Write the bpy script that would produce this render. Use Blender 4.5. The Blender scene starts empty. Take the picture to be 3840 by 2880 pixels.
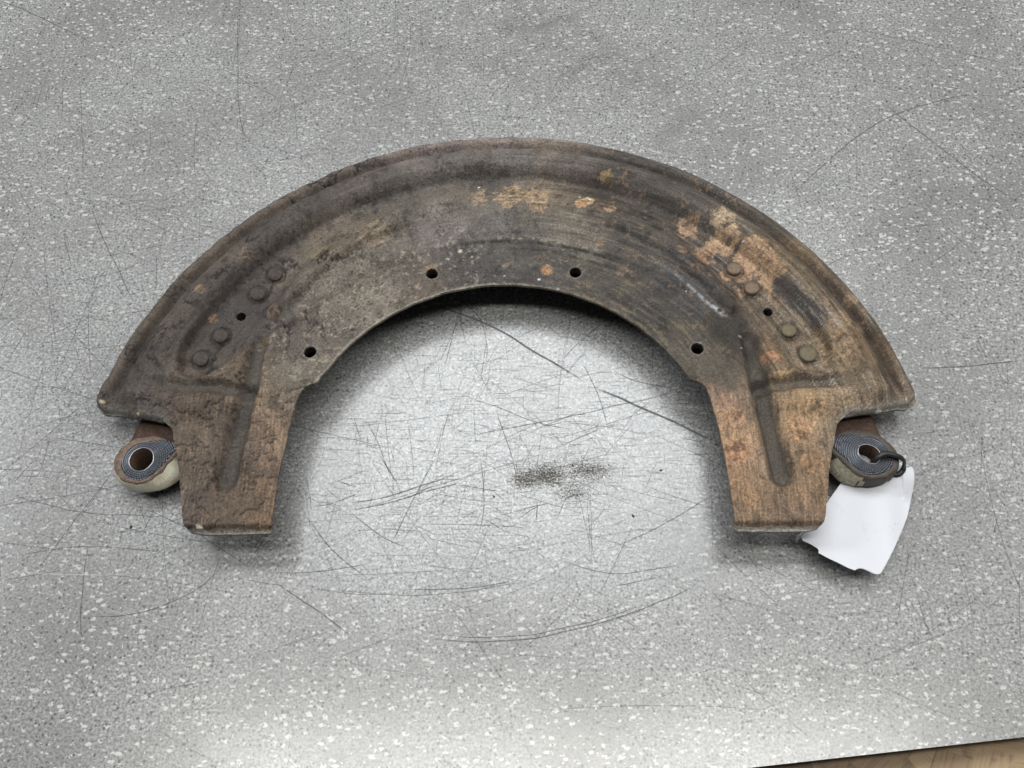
import bpy, math, random
import numpy as np
from mathutils import Matrix, Vector
random.seed(7); rng = np.random.default_rng(11)
MM = 0.001
scene = bpy.context.scene
C = scene.collection

# ------------------------------------------------------------------ camera
cam_d = bpy.data.cameras.new('camera'); cam = bpy.data.objects.new('camera', cam_d); C.objects.link(cam)
cam_d.sensor_width = 36.0; cam_d.lens = 36.0*3800/3840; cam_d.clip_start = .01; cam_d.clip_end = 50
R_ = Vector((0.999837, 0.000287, -0.018075)); U_ = Vector((0.008171, 0.884726, 0.466039)); B_ = Vector((0.016125, -0.466111, 0.884579))
M = Matrix((R_, U_, B_)).transposed().to_4x4(); M.translation = Vector((12.762, -193.026, 474.439))*MM
cam.matrix_world = M
scene.camera = cam
# ------------------------------------------------------------------ world, lamps, exposure
w = bpy.data.worlds.new('World'); scene.world = w; w.use_nodes = True
bg = w.node_tree.nodes['Background']; bg.inputs[0].default_value = (0.93, 0.96, 1.0, 1); bg.inputs[1].default_value = 0.035
def area(name, loc, target, sx, sy, power, col):
    d = bpy.data.lights.new(name, 'AREA'); d.shape = 'RECTANGLE'; d.size = sx; d.size_y = sy; d.energy = power; d.color = col
    o = bpy.data.objects.new(name, d); C.objects.link(o); o.location = loc
    o.rotation_euler = (Vector(target)-Vector(loc)).to_track_quat('-Z', 'Y').to_euler()
    return o
area('ceiling_lamp', (0.03, 0.70, 1.7), (0.03, 0.70, 0), 1.35, 0.66, 19, (0.95, 0.98, 1.0))
area('ceiling_lamp', (-1.45, 0.45, 1.3), (0, 0.05, 0), 0.50, 0.50, 10, (0.96, 0.98, 1.0))
area('ceiling_lamp', (1.40, 0.40, 1.3), (0, 0.05, 0), 0.50, 0.50, 7, (1.0, 0.985, 0.96))
area('ceiling_lamp', (0.10, -0.12, 1.8), (0.10, -0.12, 0), 1.7, 0.24, 15, (1.0, 0.99, 0.95))
vs = scene.view_settings
vs.view_transform = 'Standard'; vs.look = 'None'; vs.exposure = 0.22; vs.gamma = 1.0
scene.cycles.max_bounces = 6

# ------------------------------------------------------------------ helpers
def lin(c):
    c = np.asarray(c, float)/255.0
    return np.where(c <= .04045, c/12.92, ((c+.055)/1.055)**2.4)
def sst(a, b, x):
    t = np.clip((x-a)/(b-a), 0, 1); return t*t*(3-2*t)
_tabs = {}
def vnoise(x, y, seed):
    if seed not in _tabs: _tabs[seed] = np.random.default_rng(seed).random((256, 256))*2-1
    T = _tabs[seed]
    xi = np.floor(x).astype(int); yi = np.floor(y).astype(int); fx = x-xi; fy = y-yi
    fx = fx*fx*fx*(fx*(fx*6-15)+10); fy = fy*fy*fy*(fy*(fy*6-15)+10)
    a = T[xi & 255, yi & 255]; b = T[(xi+1) & 255, yi & 255]; c = T[xi & 255, (yi+1) & 255]; d = T[(xi+1) & 255, (yi+1) & 255]
    return (a*(1-fx)+b*fx)*(1-fy)+(c*(1-fx)+d*fx)*fy
def fbm(x, y, size, seed, octv=4, gain=.55):
    s = 0; a = 1; n = 0; f = 1.0/size
    for k in range(octv):
        s = s+a*vnoise(x*f*math.cos(.6*k)-y*f*math.sin(.6*k)+k*17.3, x*f*math.sin(.6*k)+y*f*math.cos(.6*k)+k*9.1, seed*10+k); n += a; a *= gain; f *= 2.03
    return s/n
def mesh_np(name, V, F, mats=(), smooth=True, attrs=None):
    me = bpy.data.meshes.new(name)
    V = np.asarray(V, np.float32); F = np.asarray(F, np.int32); n = F.shape[1]
    me.vertices.add(len(V)); me.vertices.foreach_set('co', (V*MM).ravel())
    me.loops.add(F.size); me.loops.foreach_set('vertex_index', F.ravel())
    me.polygons.add(len(F)); me.polygons.foreach_set('loop_start', np.arange(0, F.size, n, dtype=np.int32))
    me.polygons.foreach_set('use_smooth', np.full(len(F), smooth))
    for an, av in (attrs or {}).items():
        if av.ndim == 2:
            a = me.attributes.new(an, 'FLOAT_COLOR', 'POINT'); a.data.foreach_set('color', np.hstack([av, np.ones((len(av), 1))]).astype(np.float32).ravel())
        else:
            a = me.attributes.new(an, 'FLOAT', 'POINT'); a.data.foreach_set('value', av.astype(np.float32))
    me.update(calc_edges=True); me.validate()
    for m in mats: me.materials.append(m)
    return me
def mesh_py(name, V, F, mats=(), smooth=True):
    me = bpy.data.meshes.new(name); me.from_pydata([tuple(c*MM for c in v) for v in V], [], F)
    for p in me.polygons: p.use_smooth = smooth
    for m in mats: me.materials.append(m)
    me.update(); return me
def link(name, me, parent=None, loc=None):
    o = bpy.data.objects.new(name, me); C.objects.link(o)
    if parent: o.parent = parent
    if loc is not None: o.location = loc
    return o
def empty(name, loc=(0, 0, 0)):
    o = bpy.data.objects.new(name, None); o.empty_display_size = .02; C.objects.link(o); o.location = loc; return o
def tag(o, label, cat, group=None):
    o['label'] = label; o['category'] = cat
    if group: o['group'] = group

class NT:
    def __init__(s, name):
        s.m = bpy.data.materials.new(name); s.m.use_nodes = True; s.t = s.m.node_tree; s.b = s.t.nodes['Principled BSDF']
    def n(s, typ, **kw):
        nd = s.t.nodes.new(typ)
        for k, v in kw.items(): setattr(nd, k, v)
        return nd
    def l(s, a, b): s.t.links.new(a, b)
    def put(s, sock, v):
        if hasattr(v, 'is_linked') or isinstance(v, bpy.types.NodeSocket): s.l(v, sock)
        else:
            if sock.type == 'RGBA' and not isinstance(v, (int, float)) and len(v) == 3: v = (*v, 1)
            sock.default_value = v
    def math(s, op, a, b=None, c=None):
        nd = s.n('ShaderNodeMath', operation=op); s.put(nd.inputs[0], a)
        if b is not None: s.put(nd.inputs[1], b)
        if c is not None: s.put(nd.inputs[2], c)
        return nd.outputs[0]
    def vm(s, op, a, b):
        nd = s.n('ShaderNodeVectorMath', operation=op); s.put(nd.inputs[0], a)
        if op == 'SCALE': s.put(nd.inputs[3], b)
        else: s.put(nd.inputs[1], b)
        return nd.outputs[0]
    def mix(s, f, a, b, mode='MIX'):
        nd = s.n('ShaderNodeMix', data_type='RGBA', blend_type=mode); s.put(nd.inputs[0], f); s.put(nd.inputs[6], a); s.put(nd.inputs[7], b); return nd.outputs[2]
    def ss(s, x, a, b):
        nd = s.n('ShaderNodeMapRange', interpolation_type='SMOOTHSTEP'); s.put(nd.inputs[0], x); s.put(nd.inputs[1], a); s.put(nd.inputs[2], b); return nd.outputs[0]
    def noise(s, vec, scale, detail=3, rough=.55, dist=0, out=0):
        nd = s.n('ShaderNodeTexNoise'); s.put(nd.inputs['Vector'], vec); nd.inputs['Scale'].default_value = scale; nd.inputs['Detail'].default_value = detail
        nd.inputs['Roughness'].default_value = rough; nd.inputs['Distortion'].default_value = dist; return nd.outputs[out]
    def vor(s, vec, scale, feature='F1', rand=1.0):
        nd = s.n('ShaderNodeTexVoronoi', feature=feature); s.put(nd.inputs['Vector'], vec); nd.inputs['Scale'].default_value = scale; nd.inputs['Randomness'].default_value = rand; return nd
    def attr(s, name, out='Fac'):
        nd = s.n('ShaderNodeAttribute', attribute_name=name); return nd.outputs[out]
    def mmco(s):
        nd = s.n('ShaderNodeTexCoord'); return s.vm('SCALE', nd.outputs['Object'], 1000.0)
    def map(s, v, rot=(0, 0, 0), scale=(1, 1, 1)):
        nd = s.n('ShaderNodeMapping'); s.put(nd.inputs[0], v); nd.inputs[2].default_value = rot; nd.inputs[3].default_value = scale; return nd.outputs[0]
    def bump(s, h, dist, strength=1.0):
        nd = s.n('ShaderNodeBump'); nd.inputs['Strength'].default_value = strength; nd.inputs['Distance'].default_value = dist; s.put(nd.inputs['Height'], h); s.l(nd.outputs[0], s.b.inputs['Normal'])
    def base(s, col=None, rough=None, metal=None, spec=None):
        for k, v in (('Base Color', col), ('Roughness', rough), ('Metallic', metal), ('Specular IOR Level', spec)):
            if v is not None: s.put(s.b.inputs[k], v)

# ------------------------------------------------------------------ materials
def mat_laminate():
    t = NT('speckled_laminate'); co = t.mmco(); wear = t.attr('wear'); stain = t.attr('stain'); smudge = t.attr('smudge')
    big = t.noise(co, .012, 4, .6); mid = t.noise(co, .11, 3, .6); fine = t.noise(co, .75, 3, .65)
    base = t.mix(t.ss(fine, .33, .67), (0.15, 0.151, 0.146), (0.385, 0.386, 0.378))
    base = t.mix(t.math('MULTIPLY', t.ss(big, .40, .66), .50), base, (0.17, 0.165, 0.158))
    # pale flakes: three stretched cell layers, ragged by noise
    warp = t.vm('SCALE', t.noise(co, .50, 3, .65, out=1), 1.9); wco = t.vm('ADD', co, warp)
    fl = None
    for rot, sc, keep, r0, rr in ((.1, (.185, .35, .2), .36, .06, .28), (.9, (.17, .31, .2), .48, .06, .27), (-.75, (.20, .37, .2), .46, .05, .29)):
        v = t.vor(t.map(wco, (0, 0, rot), sc), 1.0); sep = t.n('ShaderNodeSeparateColor'); t.l(v.outputs['Color'], sep.inputs[0])
        rad = t.math('MULTIPLY_ADD', sep.outputs[1], rr, r0)
        d = t.math('SUBTRACT', rad, v.outputs['Distance'])
        on = t.math('GREATER_THAN', sep.outputs[0], keep)
        f = t.math('MULTIPLY', t.ss(d, -.01, .05), on)
        fl = f if fl is None else t.math('MAXIMUM', fl, f)
    brk = t.ss(t.noise(co, .75, 2, .6), .36, .48); fl = t.math('MULTIPLY', fl, brk)
    fl = t.math('MAXIMUM', fl, t.ss(t.noise(t.map(wco, (0, 0, .3), (.36, .50, 1)), 1.0, 1, .5), .67, .71))
    keepw = t.math('SUBTRACT', 1.0, t.math('MULTIPLY', wear, .48))
    base = t.mix(t.math('MULTIPLY', fl, t.math('MULTIPLY', keepw, .85)), base, (0.60, 0.60, 0.57))
    # dark grains
    g = t.vor(t.vm('ADD', co, t.vm('SCALE', t.noise(co, 1.6, 1, out=1), .7)), .43); sg = t.n('ShaderNodeSeparateColor'); t.l(g.outputs['Color'], sg.inputs[0])
    gd = t.math('MULTIPLY', t.ss(t.math('SUBTRACT', t.math('MULTIPLY_ADD', sg.outputs[1], .22, .13), g.outputs['Distance']), -.02, .06), t.math('GREATER_THAN', sg.outputs[0], .36))
    base = t.mix(t.math('MULTIPLY', gd, .88), base, (0.075, 0.077, 0.08))
    # worn zone: whitish mottle and fine rubbed lines
    mot = t.noise(co, .60, 4, .72)
    base = t.mix(t.math('MULTIPLY', wear, t.math('MULTIPLY', t.ss(mot, .48, .66), .58)), base, (0.62, 0.63, 0.63))
    base = t.mix(t.math('MULTIPLY', wear, t.math('MULTIPLY', t.ss(t.noise(co, 1.0, 3, .75), .50, .62), .80)), base, (0.15, 0.152, 0.158))
    hair = None
    for rot, sc, off in ((.35, (.035, 1.5, 1), 3), (-.5, (.04, 1.4, 1), 31), (1.25, (.035, 1.6, 1), 57), (1.9, (.04, 1.5, 1), 91)):
        h = t.ss(t.noise(t.vm('ADD', t.map(co, (0, 0, rot), sc), (off, off*.7, 0)), 1.0, 2, .5), .66, .74); hair = h if hair is None else t.math('MAXIMUM', hair, h)
    hw = t.math('MULTIPLY', hair, t.math('MULTIPLY_ADD', wear, .50, .08))
    base = t.mix(hw, base, (0.11, 0.11, 0.112))
    base = t.mix(t.math('MULTIPLY', smudge, .55), base, (0.12, 0.115, 0.11))
    sn = t.math('ADD', t.math('MULTIPLY', stain, 1.25), t.math('MULTIPLY_ADD', t.noise(co, 1.1, 4, .85), 4.2, -2.55))
    sm_ = t.math('MULTIPLY', t.ss(sn, .25, .70), t.ss(stain, .06, .30)); base = t.mix(t.math('MULTIPLY', sm_, .95), base, (0.060, 0.050, 0.034))
    rough = t.math('MULTIPLY_ADD', wear, .05, t.math('MULTIPLY_ADD', mid, .10, .165))
    rough = t.math('ADD', rough, t.math('MULTIPLY', sm_, .5))
    t.base(base, rough, 0, t.math('MULTIPLY_ADD', sm_, -.75, .85))
    hgt = t.math('ADD', t.math('MULTIPLY', t.noise(co, .9, 3, .6), .5), t.math('MULTIPLY', hair, t.math('MULTIPLY', wear, -.8)))
    t.bump(hgt, .00012, .55)
    return t.m
def mat_scratch():
    t = NT('scratch_groove'); t.base(t.mix(t.attr('pale'), (0.125, 0.125, 0.128), (0.62, 0.62, 0.62)), .6, 0, .2)
    a = t.attr('fade'); co = t.mmco()
    al = t.math('MULTIPLY', a, t.math('MULTIPLY_ADD', t.ss(t.noise(co, .35, 2, .6), .30, .58), .55, .45))
    t.put(t.b.inputs['Alpha'], al); return t.m
def mat_plate():
    t = NT('rusted_painted_steel'); co = t.mmco(); col = t.attr('albedo', 'Color'); wear = t.attr('bare')
    n1 = t.noise(co, .9, 4, .7); n2 = t.noise(co, 2.6, 3, .6)
    c = t.mix(1.0, col, t.mix(t.ss(n1, .28, .72), (0.55, 0.54, 0.53), (1.50, 1.50, 1.50)), 'MULTIPLY')
    c = t.mix(t.math('MULTIPLY', t.ss(n2, .60, .75), .30), c, (0.03, 0.026, 0.022))
    t.base(c, t.math('MULTIPLY_ADD', n1, .25, t.math('MULTIPLY_ADD', wear, -.16, .50)), t.math('MULTIPLY', wear, .12), .42)
    t.bump(t.math('ADD', n1, t.math('MULTIPLY', n2, .5)), .0007, .9); return t.m
def mat_rough(name, c1, c2, c3, rough=.7, scale=.35, bump=.0004, metal=0.0):
    t = NT(name); co = t.mmco(); n = t.noise(co, scale, 5, .65); n2 = t.noise(co, scale*3.1, 3, .6)
    c = t.mix(t.ss(n, .35, .65), c1, c2); c = t.mix(t.ss(n2, .52, .68), c, c3)
    t.base(c, rough, metal, .35); t.bump(t.math('ADD', n, t.math('MULTIPLY', n2, .5)), bump, .8); return t.m
def mat_knurl():
    t = NT('knurled_steel'); nd = t.n('ShaderNodeTexCoord'); co = t.vm('SCALE', nd.outputs['Object'], 1000.0)
    sep = t.n('ShaderNodeSeparateXYZ'); t.l(co, sep.inputs[0]); x, y = sep.outputs[0], sep.outputs[1]
    r = t.math('SQRT', t.math('ADD', t.math('MULTIPLY', x, x), t.math('MULTIPLY', y, y)))
    a = t.math('ARCTAN2', y, x)
    k1 = t.math('SINE', t.math('ADD', t.math('MULTIPLY', r, 5.6), t.math('MULTIPLY', a, 1.0)))
    k2 = t.math('SINE', t.math('SUBTRACT', t.math('MULTIPLY', a, 46.0), t.math('MULTIPLY', r, 1.2)))
    side = t.ss(t.math('SINE', t.math('ADD', a, 2.6)), -.35, .35)
    k = t.math('ADD', k1, t.math('MULTIPLY', t.math('MULTIPLY', k2, side), .9))
    n = t.noise(co, .4, 4, .6)
    c = t.mix(t.math('MULTIPLY', t.ss(k, .1, 1.3), t.ss(n, .25, .6)), (0.085, 0.095, 0.112), (0.20, 0.215, 0.245)); c = t.mix(t.math('MULTIPLY', t.ss(n, .50, .68), .75), c, (0.055, 0.05, 0.045))
    t.base(c, .38, .55, .5); t.bump(k, .0002, .8); return t.m
def mat_paper():
    t = NT('white_tag_card'); co = t.mmco(); n = t.noise(co, .09, 5, .7); n2 = t.noise(co, .5, 4, .7)
    m = t.math('MULTIPLY', t.ss(n, .50, .72), t.ss(n2, .48, .64))
    c = t.mix(t.math('MULTIPLY', m, .35), (0.63, 0.64, 0.68), (0.36, 0.37, 0.40)); t.base(c, .42, 0, .45); t.bump(n, .0006, .25); return t.m
def mat_wood():
    t = NT('strand_wood'); nd = t.n('ShaderNodeTexCoord'); oi = t.n('ShaderNodeObjectInfo'); co = t.vm('SCALE', nd.outputs['Object'], 1000.0)
    co = t.vm('ADD', co, t.vm('SCALE', oi.outputs['Location'], 3777.0))
    g = t.noise(t.map(co, (0, 0, 0), (.06, .9, .3)), 1.0, 4, .65); n = t.noise(co, .12, 3, .6)
    c = t.mix(oi.outputs['Random'], (0.15, 0.10, 0.053), (0.36, 0.255, 0.145))
    c = t.mix(t.ss(g, .45, .70), c, t.mix(oi.outputs['Random'], (0.09, 0.056, 0.03), (0.26, 0.175, 0.095)))
    c = t.mix(t.math('MULTIPLY', t.ss(n, .55, .75), .6), c, (0.06, 0.038, 0.02)); t.base(c, .55, 0, .4); t.bump(g, .0003, .6); return t.m
def mat_flat(name, col, rough, metal=0.0, spec=.4):
    t = NT(name); co = t.mmco(); n = t.noise(co, .8, 3, .6)
    t.base(t.mix(n, tuple(c*.75 for c in col), tuple(c*1.25 for c in col)), t.math('MULTIPLY_ADD', n, .15, rough-.07), metal, spec); t.bump(n, .0001, .4); return t.m

M_LAM = mat_laminate(); M_SCR = mat_scratch(); M_PLATE = mat_plate(); M_KNURL = mat_knurl(); M_PAPER = mat_paper(); M_WOOD = mat_wood()
M_EDGE = mat_rough('worktop_edge', (0.12, 0.09, 0.06), (0.07, 0.05, 0.035), (0.03, 0.022, 0.016), .7)
M_BORE = mat_rough('bore_shade', (0.060, 0.034, 0.022), (0.035, 0.021, 0.015), (0.11, 0.06, 0.035), .8)
M_STRAP = mat_rough('strap_rust', (0.075, 0.043, 0.03), (0.045, 0.027, 0.02), (0.12, 0.075, 0.045), .8)
M_RIM = mat_rough('lug_rust', (0.17, 0.115, 0.085), (0.11, 0.08, 0.062), (0.25, 0.17, 0.11), .75)
M_CREAM = mat_rough('cream_paint', (0.86, 0.84, 0.72), (0.74, 0.70, 0.54), (0.80, 0.62, 0.30), .6, .22)
M_LUGD = mat_rough('lug_dark', (0.085, 0.072, 0.062), (0.06, 0.052, 0.047), (0.13, 0.085, 0.055), .62)
M_DIRT = mat_rough('dried_mud', (0.62, 0.58, 0.44), (0.46, 0.42, 0.31), (0.22, 0.19, 0.13), .9, .5, .0009)
M_STEEL = mat_flat('bushing_steel', (0.30, 0.30, 0.32), .32, .9)
M_RUBBER = mat_flat('black_rubber', (0.022, 0.021, 0.021), .45)
M_RIVR = mat_rough('rivet_rust', (0.185, 0.135, 0.095), (0.13, 0.095, 0.07), (0.22, 0.15, 0.10), .6, .5, .0003, .2)
M_RIVB = mat_rough('rivet_olive', (0.15, 0.125, 0.08), (0.11, 0.09, 0.062), (0.20, 0.155, 0.09), .6, .5, .0003, .2)
M_RIVL = mat_rough('rivet_crust', (0.074, 0.062, 0.053), (0.044, 0.037, 0.033), (0.115, 0.092, 0.072), .8, .45, .0010)
M_CRUMB = mat_flat('black_crumb', (0.02, 0.019, 0.018), .8)
M_BOARD = mat_rough('board_core', (0.06, 0.04, 0.022), (0.04, 0.026, 0.015), (0.09, 0.06, 0.034), .8)

# ------------------------------------------------------------------ worktop (laminate slab; front edge runs slightly askew)
SL = .045                                        # the shield rides on its eyes: its legs stand higher above the worktop than the far rim
def table_z(y): return -.0105+SL*(y+.031)
WS = 1.018; NADX, NADY = .01276, -.19303
def front_y(x): return -134.7+(x-105.0)*0.1024
def build_worktop():
    root = empty('worktop', (NADX*(1-WS), NADY*(1-WS)+.2*WS, table_z(NADY*(1-WS)+.2*WS))); root.scale = (WS, WS, 1); root.rotation_euler = (math.atan(SL), 0, 0); tag(root, 'grey speckled laminate worktop, scratched and worn pale in the middle', 'worktop')
    g = 4.0; xs = np.arange(-640, 640.1, g); ny = 230; tv = np.linspace(0, 1, ny)
    X = np.repeat(xs[:, None], ny, 1); Y = front_y(X)+tv[None, :]*(800-front_y(X)); x = X.ravel(); y = Y.ravel()
    wob = fbm(x, y, 90, 3, 4)
    wear = np.exp(-(((x-0)/165)**2+((y-22)/88)**2)**1.6)
    wear = np.maximum(wear, .85*np.exp(-(((x+215)/130)**2+((y-55)/110)**2)**1.3))
    wear = np.maximum(wear, .55*np.exp(-(((x+120)/210)**2+((y-230)/75)**2)**1.2))
    wear = np.maximum(wear, .45*np.exp(-(((x+40)/230)**2+((y+35)/55)**2)**1.4))
    wear = np.maximum(wear, .42*np.exp(-(((x-235)/110)**2+((y+5)/120)**2)**1.4))
    wear = np.maximum(wear, .25*np.exp(-(((x-60)/220)**2+((y-300)/120)**2)))
    wear = np.clip(wear*(1+.35*wob)+.10*np.clip(wob, 0, 1), 0, 1)
    stain = np.zeros_like(x)
    for cx, cy, rx, ry, s in ((11, 2.5, 11, 7.5, 1.0), (22, 4.5, 14, 8, 1.0), (43, 7, 20, 7, .88), (34, -5, 16, 7, .76), (27, 9, 26, 13, .56)):
        stain = np.maximum(stain, s*np.exp(-(((x-cx)/rx)**2+((y-cy)/ry)**2)))
    sm = np.zeros_like(x)
    for (x0, y0, x1, y1, r, s) in ((0, 305, 18, 303, 5, .8), (18, 303, 42, 312, 3.5, .6), (42, 268, 66, 284, 7, .55), (60, 270, 78, 262, 8, .45), (92, 212, 110, 232, 8, .5), (-60, 250, -30, 285, 9, .3), (-52, 262, 20, 290, 10, .25)):
        px, py = x1-x0, y1-y0; tt = np.clip(((x-x0)*px+(y-y0)*py)/(px*px+py*py), 0, 1); d = np.hypot(x-x0-tt*px, y-y0-tt*py)
        sm = np.maximum(sm, s*np.exp(-(d/r)**2))
    sm = np.clip(sm*(.9+.9*fbm(x, y, 14, 5, 3)), 0, 1)
    nx = len(xs); I = np.arange(nx*ny).reshape(nx, ny)
    F = np.stack([I[:-1, :-1], I[1:, :-1], I[1:, 1:], I[:-1, 1:]], -1).reshape(-1, 4)
    link('laminate_top', mesh_np('laminate_top', np.stack([x, y-200, 0*x], 1), F, [M_LAM], attrs={'wear': wear, 'stain': stain, 'smudge': sm}), root)
    a, b = xs[0], xs[-1]; ya, yb = front_y(a)+.4, front_y(b)+.4
    V = [(a, ya, -.8), (b, yb, -.8), (b, 800, -.8), (a, 800, -.8), (a, ya, -14), (b, yb, -14), (b, 800, -14), (a, 800, -14)]
    link('core_panel', mesh_py('core_panel', [(p[0], p[1]-200, p[2]) for p in V], [(3, 2, 1, 0), (4, 5, 6, 7), (0, 1, 5, 4), (1, 2, 6, 5), (2, 3, 7, 6), (3, 0, 4, 7)], [M_EDGE], False), root)
    V = [(a, front_y(a), 0), (b, front_y(b), 0), (b, front_y(b), -.7), (a, front_y(a), -.7)]
    link('laminate_edge', mesh_py('laminate_edge', [(p[0], p[1]-200, p[2]) for p in V], [(0, 3, 2, 1)], [mat_flat('laminate_edge', (.42, .42, .41), .5)], False), root)
    # scratches: thin ribbons lying on the laminate, tapering and fading out
    V = []; F = []; A = []; PL = []
    def ribbon(P, wd, strength, pale=0.0):
        P = np.asarray(P, float); n0 = len(V); n = len(P)
        T = np.gradient(P, axis=0); T /= np.maximum(np.hypot(T[:, 0], T[:, 1]), 1e-6)[:, None]; N = np.stack([-T[:, 1], T[:, 0]], 1)
        for i in range(n):
            u = i/(n-1); tap = min(1, 6*u+.25, 6*(1-u)+.25)
            for s in (-1, 1):
                q = P[i]+s*N[i]*wd*.5*tap; V.append((q[0], q[1]-200, .04)); PL.append(pale); A.append(strength*min(1, 5*u, 5*(1-u)) if 0 < i < n-1 else 0)
        for i in range(n-1): F.append((n0+2*i, n0+2*i+2, n0+2*i+3, n0+2*i+1))
    def spline(P, step=4.0):
        P = np.asarray(P, float); Q = np.vstack([2*P[0]-P[1], P, 2*P[-1]-P[-2]]); out = []
        for i in range(1, len(Q)-2):
            p0, p1, p2, p3 = Q[i-1:i+3]; m = max(2, int(np.hypot(*(p2-p1))/step))
            for t in np.linspace(0, 1, m, endpoint=False):
                out.append(.5*((2*p1)+(-p0+p2)*t+(2*p0-5*p1+4*p2-p3)*t*t+(-p0+3*p1-3*p2+p3)*t**3))
        out.append(P[-1]); return np.array(out)
    for wd, P in SCR: 
        q = spline(P); q = q+np.stack([vnoise(q[:, 0]*.07, q[:, 1]*.07, 77), vnoise(q[:, 0]*.07, q[:, 1]*.07, 78)], 1)*.5
        ribbon(q, wd*1.2, .95 if wd > .8 else .62)
    zones = ((0, 25, 150, 75, 380, .85), (-60, -15, 90, 35, 110, .9), (-235, 50, 110, 100, 330, 1.0), (-150, 235, 200, 90, 330, .9), (215, -10, 120, 90, 170, .8), (40, 280, 260, 90, 250, .8), (0, -75, 260, 45, 150, .7), (250, 170, 130, 140, 120, .8))
    for cx, cy, sx, sy, n, st in zones:
        for k in range(int(n*1.9)):
            x0, y0 = rng.normal(cx, sx*.55), rng.normal(cy, sy*.55)
            if y0 < front_y(x0)+6: continue
            L = min(130, 6+rng.exponential(19 if math.hypot(cx, cy-20) < 80 else 30)); a0 = rng.choice([.35, -.45, 1.35, 1.75, .1])+rng.normal(0, .35); cur = rng.normal(0, .0028)
            m = max(3, int(L/2.5)); s = np.linspace(-.5, .5, m)*L; an = a0+cur*s
            P = np.stack([x0+np.cumsum(np.cos(an))*L/m, y0+np.cumsum(np.sin(an))*L/m], 1)
            ribbon(P, rng.uniform(.16, .42), st*rng.uniform(.15, .65), float(rng.random() < .16))
    me = mesh_np('scratch', V, F, [M_SCR], False, {'fade': np.array(A), 'pale': np.array(PL)}); s = link('scratch', me, root); s['kind'] = 'stuff'
    return root
SCR = [(0.9,[(-40,105),(-8,91),(22,71),(44,55)]),
(1,[(46,54),(75,40),(111,21)]),
(0.45,[(-26,25),(15,33),(64,44),(100,53)]),
(0.55,[(-336,338),(-301,320),(-273,304),(-256,293)]),
(0.5,[(-241,174),(-225,143),(-203,104)]),
(0.55,[(160,169),(195,204),(217,222),(241,235),(274,245),(297,245)]),
(0.6,[(224,245),(240,225),(273,186),(297,162)]),
(0.6,[(214,63),(247,64),(275,67)]),
(0.4,[(-206,-24),(-203,-66),(-196,-84)]),
(0.5,[(-203,-66),(-176,-64),(-149,-53),(-133,-36)]),
(0.35,[(-72,37),(-64,21),(-56,2)]),
(0.35,[(-21,112),(-24,97),(-20,77)]),
(0.4,[(-173,335),(-162,246),(-153,217),(-139,206)]),
(0.35,[(-263,267),(-247,186)]),
(0.35,[(-121,347),(-120,304)]),
(0.3,[(-262,27),(-221,40),(-173,45)]),
(0.4,[(-255,-2),(-218,-12),(-163,-17)]),
(0.35,[(-247,-36),(-202,-31),(-159,-35)]),
(0.35,[(-231,-48),(-198,11)]),
(0.4,[(-194,-7),(-177,-2),(-165,9)]),
(0.35,[(-190,-8),(-153,-24),(-118,-46)]),
(0.3,[(-100,-53),(-41,-56),(21,-49)]),
(0.35,[(-9,-18),(0,-25)]),
(0.35,[(46,-35),(76,-23),(109,-4)]),
(0.4,[(184,287),(220,298),(321,265)]),
(0.35,[(-245,121),(-217,127),(-197,139)]),
(0.35,[(-197,139),(-193,114)]),
(0.35,[(170,122),(195,134),(219,139)]),
(0.35,[(-12,17),(-10,-1),(-10,-15),(-13,-29)]),
(0.6,[(-81,-10),(-62,-7),(-39,-0),(-24,6)]),
(0.55,[(-80,-14),(-59,-10),(-33,-2),(-17,2)]),
(0.5,[(-99,-16),(-79,-38),(-64,-49)]),
(0.45,[(-77,-14),(-60,-27),(-46,-33)]),
(0.5,[(-114,-48),(-99,-57),(-70,-77)]),
(0.4,[(-115,-45),(-89,-44),(-63,-40)]),
(0.4,[(-51,-53),(-24,-53),(7,-50)]),
(0.5,[(-43,-77),(2,-78),(42,-71),(77,-59),(103,-45)]),
(0.35,[(-36,-75),(2,-76),(43,-69),(77,-57)]),
(0.4,[(-25,108),(-15,98),(-11,90),(-9,76),(-10,65)]),
(0.4,[(-5,43),(2,22),(6,5),(6,-1)]),
(0.35,[(27,65),(37,77),(58,96)]),
(0.4,[(57,64),(69,57),(91,52)]),
(0.35,[(39,72),(47,55),(51,42),(54,27)]),
(0.35,[(-27,52),(-5,43),(16,34),(39,29)]),
(0.4,[(-85,2),(-73,-1)]),
(0.4,[(-97,-12),(-84,-9),(-71,-3)]),
(0.6,[(-64,17),(-52,-1)]),
(0.35,[(-34,17),(-44,-5),(-58,-36)]),
(0.4,[(-8,-19),(3,-26)]),
(0.45,[(17,-8),(16,-22)]),
(0.35,[(5,-20),(17,-12),(23,-10)]),
(0.3,[(82,18),(81,10)]),
(0.35,[(25,-38),(47,-45),(68,-45),(92,-40)]),
(0.4,[(53,-52),(76,-48)])]
build_worktop()
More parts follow.
